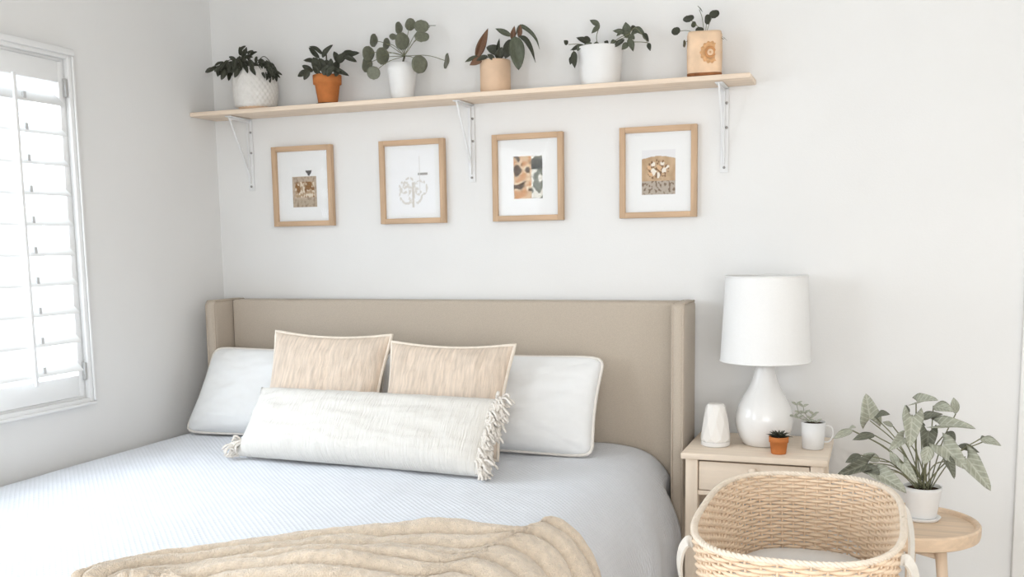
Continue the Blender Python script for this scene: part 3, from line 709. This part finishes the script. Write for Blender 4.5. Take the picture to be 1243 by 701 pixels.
# 5 wide white pot with a sprawling vine
t, c, h, k = shelf_pot(728.5, 58, 'sprawling green vine in wide plain white pot')
r = 28*k
pot_parts(t, c, [(r*.80, 0), (r*.84, .006), (r*.96, h*.75), (r, h*.97), (r*.99, h)], .006, M['white_pot'], n=48)
root = c+Vector((0, 0, h-.012))
for b, tp, w_, yy in (((728, 31), (716, 24), 5.5, .0), ((728, 31), (718, 40), 5, -.02), ((716, 54), (700, 44), 7, .0), ((717, 50), (706, 46), 9, -.02), ((711, 57), (692, 59), 7, -.03), ((712, 52), (716, 58), 8, -.04), ((697, 62), (697, 82), 7, -.06), ((695, 68), (692, 78), 5, -.05), ((689, 54), (685, 49), 5, -.02),
        ((738, 55), (734, 50), 7, -.04), ((728, 55), (720, 53), 7, -.04), ((762, 42), (759, 27), 9, .02), ((764, 36), (772, 33), 7, .03), ((760, 41), (744, 36), 6, .0), ((757, 38), (748, 43), 4, -.01), ((765, 44), (756, 39), 8, .0), ((763, 44), (770, 46), 7, -.03), ((758, 48), (744, 57), 5, -.04), ((763, 47), (769, 61), 7, -.05), ((762, 52), (755, 60), 6, -.05),
        ((770, 33), (783, 42), 6, .02), ((781, 40), (787, 50), 5, .01), ((787, 52), (789, 61), 4.5, -.02), ((764, 34), (757, 31), 6, .03), ((766, 40), (777, 37), 6, .02), ((700, 60), (706, 56), 6, -.05), ((741, 52), (748, 50), 5, 0)):
    px_leaf(t, b, tp, w_*1.25, PYS+yy, PYS+yy-.015, 'lance', 'leaf_green' if rnd.random() < .6 else 'leaf_dark', .65, rnd.uniform(-20, 20))
for ps in ([(724, 58), (724, 46), (728, 31)], [(740, 58), (752, 46), (763, 42)], [(763, 42), (772, 34), (786, 51)], [(768, 51), (778, 51), (787, 52)], [(718, 58), (706, 54), (690, 54)], [(708, 58), (699, 58), (697, 72)], [(745, 58), (757, 46), (770, 48)]):
    stem(t, [root]+[onY(u, v, PYS-.01) for u, v in ps[1:]] if ps[0][1] == 58 else [onY(u, v, PYS-.01) for u, v in ps], .0014, M['stem'])

# 6 tan block pot with a flower-like sun motif
t, c, h, k = shelf_pot(855.5, 41, 'small coin-leaved plant in tan pot with round sun motif')
r = 23*k
def sq(a): return 1/(abs(math.cos(a-.15))**5+abs(math.sin(a-.15))**5)**.2
def sqpot(prof, n=64): return lathe(c, prof, n, lambda a, z, j: prof[j][0]*(sq(a)*.92-1))
po = [(.001, 0), (r*.88, 0), (r*.94, .004), (r*.97, .02), (r*1.0, h*.5), (r*.98, h*.93), (r*.93, h), (r*.80, h), (r*.78, h-.03), (.001, h-.03)]
m6 = mat('tan_stoneware', srgb(238, 206, 174), .7, .12, 18, .06, 60, spec=.25)
pt_ = build('pot', sqpot(po), m6, t)
build('soil', sqpot([(.001, h-.022), (r*.76, h-.022), (r*.7, h-.018), (.001, h-.016)]), M['soil'], t)
build('base_band', sqpot([(r*.90, .0005), (r*.962, .004), (r*.985, .012+.001), (r*.97, .0135)], 64), mat('bare_clay', srgb(150, 98, 60), .9, .35, 40), t)
fc = onY(862, 63, PYS-r*.92); yv = c.y-r*.93
def motif(r0, r1, pet, m, off):
    V = []; F = []; n = 96
    for i in range(n):
        a = 2*math.pi*i/n; rr = r1*(1+.06*math.cos(a*pet)) if pet else r1
        for q in (r0, rr):
            x = fc.x+q*math.cos(a); z = fc.z+q*1.08*math.sin(a)
            dx = (x-c.x); aa = math.atan2(-1, dx/(r*.9)); rad = r*.99*(sq(aa)*.92)
            y = c.y-math.sqrt(max(1e-6, (rad)**2-dx*dx)) if abs(dx) < rad else c.y
            V.append((x, y-off, z))
    for i in range(n): F.append([2*i, 2*i+1, (2*i+3) % (2*n), (2*i+2) % (2*n)])
    o = build('sun_motif', (V, F), m, t); md = o.modifiers.new('thick', 'SOLIDIFY'); md.thickness = .0015; md.offset = 0
mo = mat('motif_ochre', srgb(222, 172, 124), .75, .15, 50, spec=.2); mo2 = mat('motif_brown', srgb(208, 150, 100), .75, .15, 50, spec=.2)
motif(6.5*k, 11.5*k, 14, mo, .0016); motif(3.6*k, 6.3*k, 0, mo2, .002); motif(.2*k, 1.2*k, 0, mo, .002)
root = c+Vector((0, 0, h-.016))
for u, v, a, b, yy, ang in ((835.7, 22.5, 6.8, 4.8, .02, 12), (820.4, 37.8, 5.4, 4.8, -.01, 20), (842, 29.7, 3, 3.8, .01, -20), (849, 36.4, 4.8, 4, -.02, 0), (859, 23.5, 4.2, 6, .0, 0), (867, 17, 6.2, 5.2, .02, 10), (850, 10.7, 1.2, 4.8, .02, 40), (870, 40, 5.4, 4, -.04, -10), (879.5, 46.5, 1.4, 4, -.04, 50), (830.7, 53, 2.2, 4.5, -.06, 0)):
    disc_leaf(t, (u, v), a, b, PYS+yy, 'leaf_dark' if a > 4 else 'leaf_green', root, .0011, ang)

# ================================================================== NIGHTSTAND AND WHAT STANDS ON IT
NX0, NX1, NY0, NY1, NZ = -.616, -.138, 3.318, 3.725, .62
ns = thing('nightstand', ((NX0+NX1)/2, (NY0+NY1)/2, 0), 'pale pine nightstand with one drawer beside the bed', 'nightstand')
build('table_top', box((NX0, NY0, NZ-.022), (NX1, NY1, NZ), .004), M['pine'], ns, 'auto')
lx0, lx1, ly0, ly1, lw = NX0+.014, NX1-.014, NY0+.012, NY1-.006, .042
for x in (lx0, lx1-lw):
    for y in (ly0, ly1-lw): build('leg', box((x, y, 0), (x+lw, y+lw, NZ-.0225), .003), M['pinez'], ns, 'auto')
for x in (lx0+.006, lx1-lw+.006): build('side_panel', box((x, ly0+lw, .40), (x+.018, ly1-lw, NZ-.0225)), M['pine'], ns, False)
build('back_panel', box((lx0+lw, ly1-.024, .40), (lx1-lw, ly1-.010, NZ-.0225)), M['pine'], ns, False)
dr = build('drawer', join(box((lx0+lw+.003, ly0+.006, NZ-.128), (lx1-lw-.003, ly0+.024, NZ-.030), .002), box((lx0+lw+.012, ly0+.024, NZ-.125), (lx1-lw-.012, ly1-.03, NZ-.11))), M['pine'], ns, 'auto')
kc = Vector(((lx0+lx1)/2, ly0+.006, NZ-.053))
build('knob', xform(lathe((0, 0, 0), [(.001, 0), (.007, 0), (.007, .009), (.013, .014), (.0145, .019), (.011, .024), (.001, .025)], 20), Matrix.Translation(kc) @ Matrix.Rotation(math.radians(90), 4, 'X')), M['pinez'], dr)
build('shelf_board', box((lx0+.004, ly0+.004, .17), (lx1-.004, ly1-.004, .188)), M['pine'], ns, False)
build('rail', box((lx0+lw, ly0+.008, NZ-.146), (lx1-lw, ly0+.026, NZ-.131)), M['pine'], ns, False)

# lamp
LC = Vector((-.364, 3.535, NZ+.0005))
lp = thing('table_lamp', LC, 'white ceramic teardrop table lamp with white drum shade', 'lamp')
bp_ = [(.001, 0), (.062, 0), (.070, .004), (.086, .030), (.0965, .062), (.100, .088), (.098, .110), (.088, .140), (.071, .172), (.056, .198), (.046, .222), (.039, .246), (.034, .268), (.031, .290), (.001, .291)]
build('lamp_base', lathe(LC, bp_, 48), M['ceramic'], lp)
build('socket', lathe(LC, [(.001, .2915), (.012, .2915), (.012, .33), (.018, .335), (.018, .375), (.001, .376)], 20), M['metal_grey'], lp)
build('bulb', lathe(LC, [(.001, .3765), (.014, .3765), (.018, .40), (.030, .43), (.030, .45), (.018, .472), (.001, .478)], 20), M['frosted'], lp)
sz0, sz1, r0, r1 = .296, .588, .153, .1375
shd = build('lamp_shade', lathe(LC, [(r0, sz0), (r1, sz1), (r1-.003, sz1), (r0-.003, sz0), (r0, sz0)], 64, None, False), M['shade'], lp, 'auto')
for rr, zz in ((r0, sz0), (r1, sz1)): build('shade_trim', tube([LC+Vector((rr*math.cos(a), rr*math.sin(a), zz)) for a in [2*math.pi*i/64 for i in range(64)]], .0026, 6, True), M['shade'], shd)
sp = [tube([LC+Vector((.01*math.cos(a), .01*math.sin(a), sz1-.02)), LC+Vector(((r1-.003)*math.cos(a), (r1-.003)*math.sin(a), sz1-.012))], .002, 6) for a in (.3, .3+2.094, .3+4.189)]
build('shade_spider', join(*sp, lathe(LC, [(.001, .376), (.003, .49), (.003, sz1-.03), (.012, sz1-.022), (.012, sz1-.016), (.001, sz1-.014)], 12)), M['metal_grey'], lp)
build('power_cord', tube(curve([LC+Vector((.03, .07, .006)), LC+Vector((.05, .12, .004)), LC+Vector((.06, .188, .004)), LC+Vector((.065, .205, -.03)), LC+Vector((.07, .207, -.30))], 6), .0025, 6), M['ceramic'], lp)

# scent diffuser: white faceted bell
DC = Vector((-.522, 3.470, NZ+.0005))
dfz = thing('scent_diffuser', DC, 'white faceted bell-shaped scent diffuser on the nightstand', 'diffuser')
def facet(prof, n, tw):
    V = []; F = []
    for j, (r_, z) in enumerate(prof):
        for i in range(n): a = 2*math.pi*(i+.5*(j % 2)*tw)/n; V.append(DC+Vector((r_*math.cos(a), r_*math.sin(a), z)))
    for j in range(len(prof)-1):
        for i in range(n):
            a, b, c_, d_ = j*n+i, j*n+(i+1) % n, (j+1)*n+(i+1) % n, (j+1)*n+i
            if tw and j % 2 == 0: F += [[a, b, d_], [b, c_, d_]]
            elif tw: F += [[a, b, c_], [a, c_, d_]]
            else: F.append([a, b, c_, d_])
    F.append(list(range(n-1, -1, -1))); F.append([(len(prof)-1)*n+i for i in range(n)]); return V, F
build('cover', facet([(.050, .018), (.0515, .030), (.044, .085), (.034, .138), (.027, .148), (.010, .150)], 9, 1), mat('diffuser_porcelain', srgb(246, 242, 236), .5, .012, 12, spec=.3), dfz, False)
build('base', lathe(DC, [(.001, 0), (.045, 0), (.050, .004), (.0505, .0175), (.001, .0175)], 36), M['ceramic'], dfz, 'auto')

# tiny terracotta succulent
tc_ = onZ(945, 551, NZ); SC = Vector((tc_.x, tc_.y, NZ+.0005)); k = m_per_px(SC)
t = thing('potted_succulent', SC, 'tiny dark succulent in terracotta pot in front of the lamp', 'plant')
pot_parts(t, SC, [(8.5*k, 0), (9*k, .003), (10.5*k, 14*k), (11.6*k, 14.2*k), (11.8*k, 21*k)], .003, M['terracotta'], .004, n=28)
for i in range(22):
    a = i*2.399; e = .25+1.0*(i/22); L_ = (10+5*(1-i/22))*k
    d_ = Vector((math.cos(a)*math.cos(e), math.sin(a)*math.cos(e), math.sin(e)))
    B = SC+Vector((math.cos(a)*.004, math.sin(a)*.004, 19*k)); add_leaf(t, B, B+d_*L_, .008, 'lance', 'leaf_dark', .3)

# white frosted cup with sprigs
gc = onZ(978, 546, NZ); GC = Vector((gc.x+.022, gc.y+.02, NZ+.0005)); k = m_per_px(GC)
t = thing('cup_planter', GC, 'small sprig plant in white cup at the corner of the nightstand', 'plant')
pot_parts(t, GC, [(11*k, 0), (12.5*k, .003), (14.5*k, 33*k)], .0025, M['white_pot'], .006, n=32)
ar = [GC+Vector((14.0*k, 0, 29*k)), GC+Vector((21*k, 0, 27*k)), GC+Vector((23*k, 0, 18*k)), GC+Vector((19*k, 0, 10*k)), GC+Vector((12.8*k, 0, 9*k))]
build('handle', tube(curve(ar, 6), .0028, 8), M['white_pot'], t)
root = GC+Vector((0, 0, 31*k))
for ps in ([(974, 516), (971, 502), (967, 492)], [(978, 516), (977, 502), (975, 494)], [(980, 516), (984, 508), (988, 504)], [(976, 516), (970, 508), (964, 506)], [(979, 516), (982, 512), (992, 513)]):
    P3 = [root]+[onY(u, v, GC.y) for u, v in ps[1:]]; stem(t, P3, .0009, M['stem'])
    for u, v in ps[1:]:
        for s in (-1, 1): px_leaf(t, (u, v), (u+s*5.5+rnd.uniform(-1, 1), v-3+rnd.uniform(-2, 2)), 3.4, GC.y, GC.y-.01, 'oval', 'leaf_sage', .6)
px_leaf(t, (993, 522), (998, 535), 5, GC.y-.01, GC.y-.02, 'oval', 'leaf_sage_dark', .8)
stem(t, [root, onY(986, 513, GC.y), onY(993, 522, GC.y-.01)], .0009, M['stem'])

# ================================================================== ROUND TABLE WITH ARROWHEAD PLANT
TZ = .480; TC = Vector((.098, 3.160, 0)); TR = .205
rt_ = thing('side_table', TC, 'round beech side table with raised rim and dowel legs', 'table')
def ringprof(): return [(.001, TZ-.036), (TR-.012, TZ-.036), (TR-.003, TZ-.031), (TR, TZ-.02), (TR, TZ+.004), (TR-.004, TZ+.009), (TR-.012, TZ+.009), (TR-.016, TZ+.005), (TR-.018, TZ-.002), (.001, TZ-.002)]
build('tray_top', lathe(TC, ringprof(), 72), M['beech'], rt_, 'auto')
for i in range(3):
    a = math.radians(-38+120*i); p0 = TC+Vector((.115*math.cos(a), .115*math.sin(a), TZ-.0365)); p1 = TC+Vector((.165*math.cos(a), .165*math.sin(a), 0))
    build('leg', tube([p1, p1.lerp(p0, .5), p0], [.012, .0145, .017], 14), M['beechz'], rt_)
build('brace_ring', join(*[tube([TC+Vector((.12*math.cos(math.radians(-38+120*i)), .12*math.sin(math.radians(-38+120*i)), .40)), TC+Vector((0, 0, .40))], .009, 8) for i in range(3)]), M['beechz'], rt_)
pb = onZ(1119, 633, TZ); PC = Vector((pb.x, pb.y+.03, TZ-.0015)); k = m_per_px(PC)
t = thing('arrowhead_plant', PC, 'bushy grey-green arrowhead plant in white pot on the side table', 'plant')
pot_parts(t, PC, [(16*k, .008), (17*k, .014), (21.5*k, 36*k), (22.5*k, 41*k)], .005, M['white_pot'], .010, n=40)
build('saucer', lathe(PC, [(.001, 0), (19*k, 0), (22*k, .010), (21*k, .0115), (15.5*k, .0075), (.001, .0075)], 36), M['white_pot'], t)
root = PC+Vector((0, 0, 39*k-.008))
# (attach pixel, tip pixel, width px, depth offset at attach, at tip, tone)
SY_ = (((1056, 511), (1053, 482), 27, .05, .02, 's', .8), ((1062, 506), (1078, 501), 10, .04, .0, 'd', .4), ((1112, 489), (1133, 481), 19, .10, .05, 's', .6), ((1133, 493), (1156, 497), 12, .08, .02, 's', .5), ((1160, 503), (1158, 482), 8, .08, .10, 's', .8),
       ((1139, 517), (1178, 514), 19, .02, -.04, 's', .55), ((1107, 504), (1106, 540), 26, -.06, -.12, 's', .8), ((1116, 509), (1142, 501), 9, .05, .02, 'd', .4), ((1102, 503), (1100, 492), 5, .05, .05, 'd', .7), ((1098, 532), (1082, 543), 17, -.05, -.10, 's', .7), ((1127, 523), (1126, 552), 21, .02, -.03, 'd', .8),
       ((1118, 520), (1108, 512), 14, .05, .03, 'd', .7), ((1143, 540), (1172, 566), 28, -.04, -.10, 's', .75), ((1172, 555), (1202, 592), 25, -.05, -.11, 's', .75), ((1190, 533), (1214, 539), 9, -.02, -.06, 's', .5), ((1195, 536), (1192, 529), 6, -.02, -.02, 'd', .7), ((1163, 541), (1188, 548), 7, .0, -.03, 'd', .5),
       ((1035, 523), (1012, 531), 8, .0, -.04, 's', .5), ((1030, 521), (1038, 518), 6, .02, 0, 's', .5), ((1062, 529), (1036, 532), 9, .0, -.04, 'd', .45), ((1055, 563), (1019, 575), 20, -.06, -.12, 'd', .75), ((1045, 553), (1027, 561), 8, -.03, -.06, 'd', .6), ((1066, 576), (1098, 592), 24, -.10, -.16, 's', .8), ((1052, 572), (1078, 580), 17, -.08, -.12, 'd', .7),
       ((1096, 562), (1112, 585), 15, -.10, -.14, 's', .8), ((1091, 566), (1080, 548), 8, -.05, -.04, 's', .6), ((1150, 560), (1160, 579), 13, -.08, -.11, 'd', .7), ((1128, 542), (1122, 564), 12, -.10, -.13, 's', .8), ((1068, 560), (1048, 551), 9, .0, 0, 's', .6), ((1150, 524), (1158, 538), 10, .0, -.04, 'd', .7), ((1084, 518), (1072, 512), 6, .05, .04, 's', .6))
for b, tp, w_, yb, yt, tone, fc_ in SY_:
    B = onY(b[0], b[1], PC.y+yb); Tp = onY(tp[0], tp[1], PC.y+yt)
    add_leaf(t, B, Tp, w_*(1.18 if w_ > 12 else 1.3)*m_per_px(B), 'arrow' if w_ > 12 else 'lance', 'leaf_sage' if tone == 's' else 'leaf_sage_dark', fc_, rnd.uniform(-18, 18))
    r0_ = root+Vector((rnd.uniform(-.02, .02), rnd.uniform(-.02, .02), 0))
    stem(t, [r0_, r0_.lerp(B, .5)+Vector((0, 0, .03)), B], .0019, M['stem'])

# ================================================================== BASSINET BASKET
KC = Vector((-.163, 2.455, 0)); KA, KB, KZ = .232, .414, .677; KD = .27
def sup(a, f=1.0, nexp=3.0):
    c_, s_ = math.cos(a), math.sin(a)
    return Vector((KA*f*math.copysign(abs(c_)**(2/nexp), c_), (KB-KA*(1-f))*math.copysign(abs(s_)**(2/nexp), s_), 0))
# equal-arc sampling of the oval
NA = 720; raw = [sup(2*math.pi*i/NA) for i in range(NA)]; cum = [0]
for i in range(NA): cum.append(cum[-1]+(raw[(i+1) % NA]-raw[i]).length)
def ang_at(t):
    s = (t % 1)*cum[-1]; lo, hi = 0, NA
    while hi-lo > 1:
        m_ = (lo+hi)//2
        if cum[m_] <= s: lo = m_
        else: hi = m_
    return 2*math.pi*(lo+(s-cum[lo])/(cum[hi]-cum[lo]))/NA
def rimz(a): return KZ-.004*(math.sin(a)*.5+.5)
def wallpt(t, d, off=0):
    """point on the basket wall; t round the oval, d = 0 at the rim to 1 at the base"""
    a = ang_at(t); f = 1-.16*d
    p = sup(a, f); e = 1e-3; tg = (sup(a+e, f)-sup(a-e, f)).normalized(); n_ = Vector((tg.y, -tg.x, 0))
    return KC+p+n_*off+Vector((0, 0, rimz(a)-KD*d))
bk = thing('bassinet_basket', (KC.x, KC.y, KZ-KD-.01), 'open woven wicker bassinet basket with fabric strap handles', 'basket')
NST, NROW = 66, 29
rows = []
for j in range(NROW):
    d_ = .025+.965*j/(NROW-1); pts = []
    for i in range(NST*4):
        t_ = i/(NST*4); pts.append(wallpt(t_, d_+.004*nz(i*.3, j), (.0052+.0014*nz(i*.2, j*3))*math.cos(math.pi*(i/4*1.0)+(j % 2)*math.pi)))
    rows.append(tube(pts, .0048, 5, True))
o = build('woven_strand', join(*rows), M['wicker'], bk); o['kind'] = 'stuff'
stk = [tube([wallpt((i+.0)/NST, q) for q in (0, .25, .5, .75, 1)], .0030, 5) for i in range(NST)]
o = build('upright_stake', join(*stk), M['wicker'], bk); o['kind'] = 'stuff'
rim_n = 360
braid = [tube([wallpt(i/rim_n, -.002+.014*math.sin(2*math.pi*(i/rim_n*60+ph/3)), .0048*math.cos(2*math.pi*(i/rim_n*60+ph/3))) for i in range(rim_n)], .0042, 6, True) for ph in range(3)]
build('braided_rim', join(*braid), M['wicker_rim'], bk)
fl = [wallpt(i/96, 1) for i in range(96)]
build('basket_floor', (fl+[p-Vector((0, 0, .008)) for p in fl], [list(range(96)), list(range(191, 95, -1))]+[[i, (i+1) % 96, 96+(i+1) % 96, 96+i] for i in range(96)]), M['wicker'], bk, False)
for sx in (1, -1):                                  # strap handles slung down either side
    xs = KC.x+sx*KA
    pts = curve([(xs-sx*.009, 2.235, KZ-.032), (xs+sx*.004, 2.235, KZ-.034), (xs+sx*.018, 2.24, KZ-.060), (xs+sx*.026, 2.27, KZ-.12), (xs+sx*.020, 2.36, KZ-.235), (xs+sx*.016, 2.455, KZ-.262),
                 (xs+sx*.020, 2.55, KZ-.235), (xs+sx*.026, 2.64, KZ-.12), (xs+sx*.018, 2.67, KZ-.060), (xs+sx*.004, 2.675, KZ-.034), (xs-sx*.009, 2.675, KZ-.032)], 8)
    V = []; F = []
    for i, p in enumerate(pts):
        tg = (pts[min(i+1, len(pts)-1)]-pts[max(0, i-1)]).normalized(); n_ = Vector((1, -sx*.6, 0)).normalized(); sd = tg.cross(n_).normalized(); n_ = sd.cross(tg).normalized()
        for a, b in ((-1, -1), (1, -1), (1, 1), (-1, 1)): V.append(p+sd*a*.013+n_*b*.003)
    for i in range(len(pts)-1):
        for j in range(4): F.append([i*4+j, i*4+(j+1) % 4, (i+1)*4+(j+1) % 4, (i+1)*4+j])
    F += [[3, 2, 1, 0], [(len(pts)-1)*4+j for j in range(4)]]
    build('strap_handle', (V, F), M['strap'], bk, 'auto')
# mattress pad inside
V = []; F = []; na = 64
ms = []
for f_, z_ in ((.90, -.232), (.965, -.222), (.985, -.205), (.975, -.190), (.93, -.180), (.7, -.172), (.35, -.170), (.02, -.170)):
    for i in range(na):
        d0 = .72; p = wallpt(i/na, d0); q = KC+(Vector((p.x, p.y, 0))-Vector((KC.x, KC.y, 0)))*f_*.97; ms.append(Vector((q.x, q.y, KZ+z_-.020)))
F = grid_faces(na, 8, True)+[list(range(na-1, -1, -1)), [7*na+i for i in range(na)]]
mp_ = build('bassinet_pad', (ms, F), M['cotton'], None, True, (KC.x, KC.y, KZ-.24)); tag(mp_, 'white mattress pad lying inside the wicker basket', 'pad')
# rocking stand under the basket (below the frame)
sd_ = thing('bassinet_stand', (KC.x, KC.y, 0), 'beech folding stand carrying the wicker basket', 'stand')
zc_ = KZ-KD-.020
for y in (KC.y-.22, KC.y+.22):
    build('cross_bar', box((KC.x-.19, y-.015, zc_-.03), (KC.x+.19, y+.015, zc_), .004), M['beech'], sd_, 'auto')
    for s in (-1, 1): build('leg', tube([(KC.x+s*.20, y, 0), (KC.x+s*.165, y, zc_-.031)], .014, 10), M['beechz'], sd_)
for s in (-1, 1): build('stretcher', tube([(KC.x+s*.185, KC.y-.206, .16), (KC.x+s*.185, KC.y+.206, .16)], .010, 10), M['beechz'], sd_)
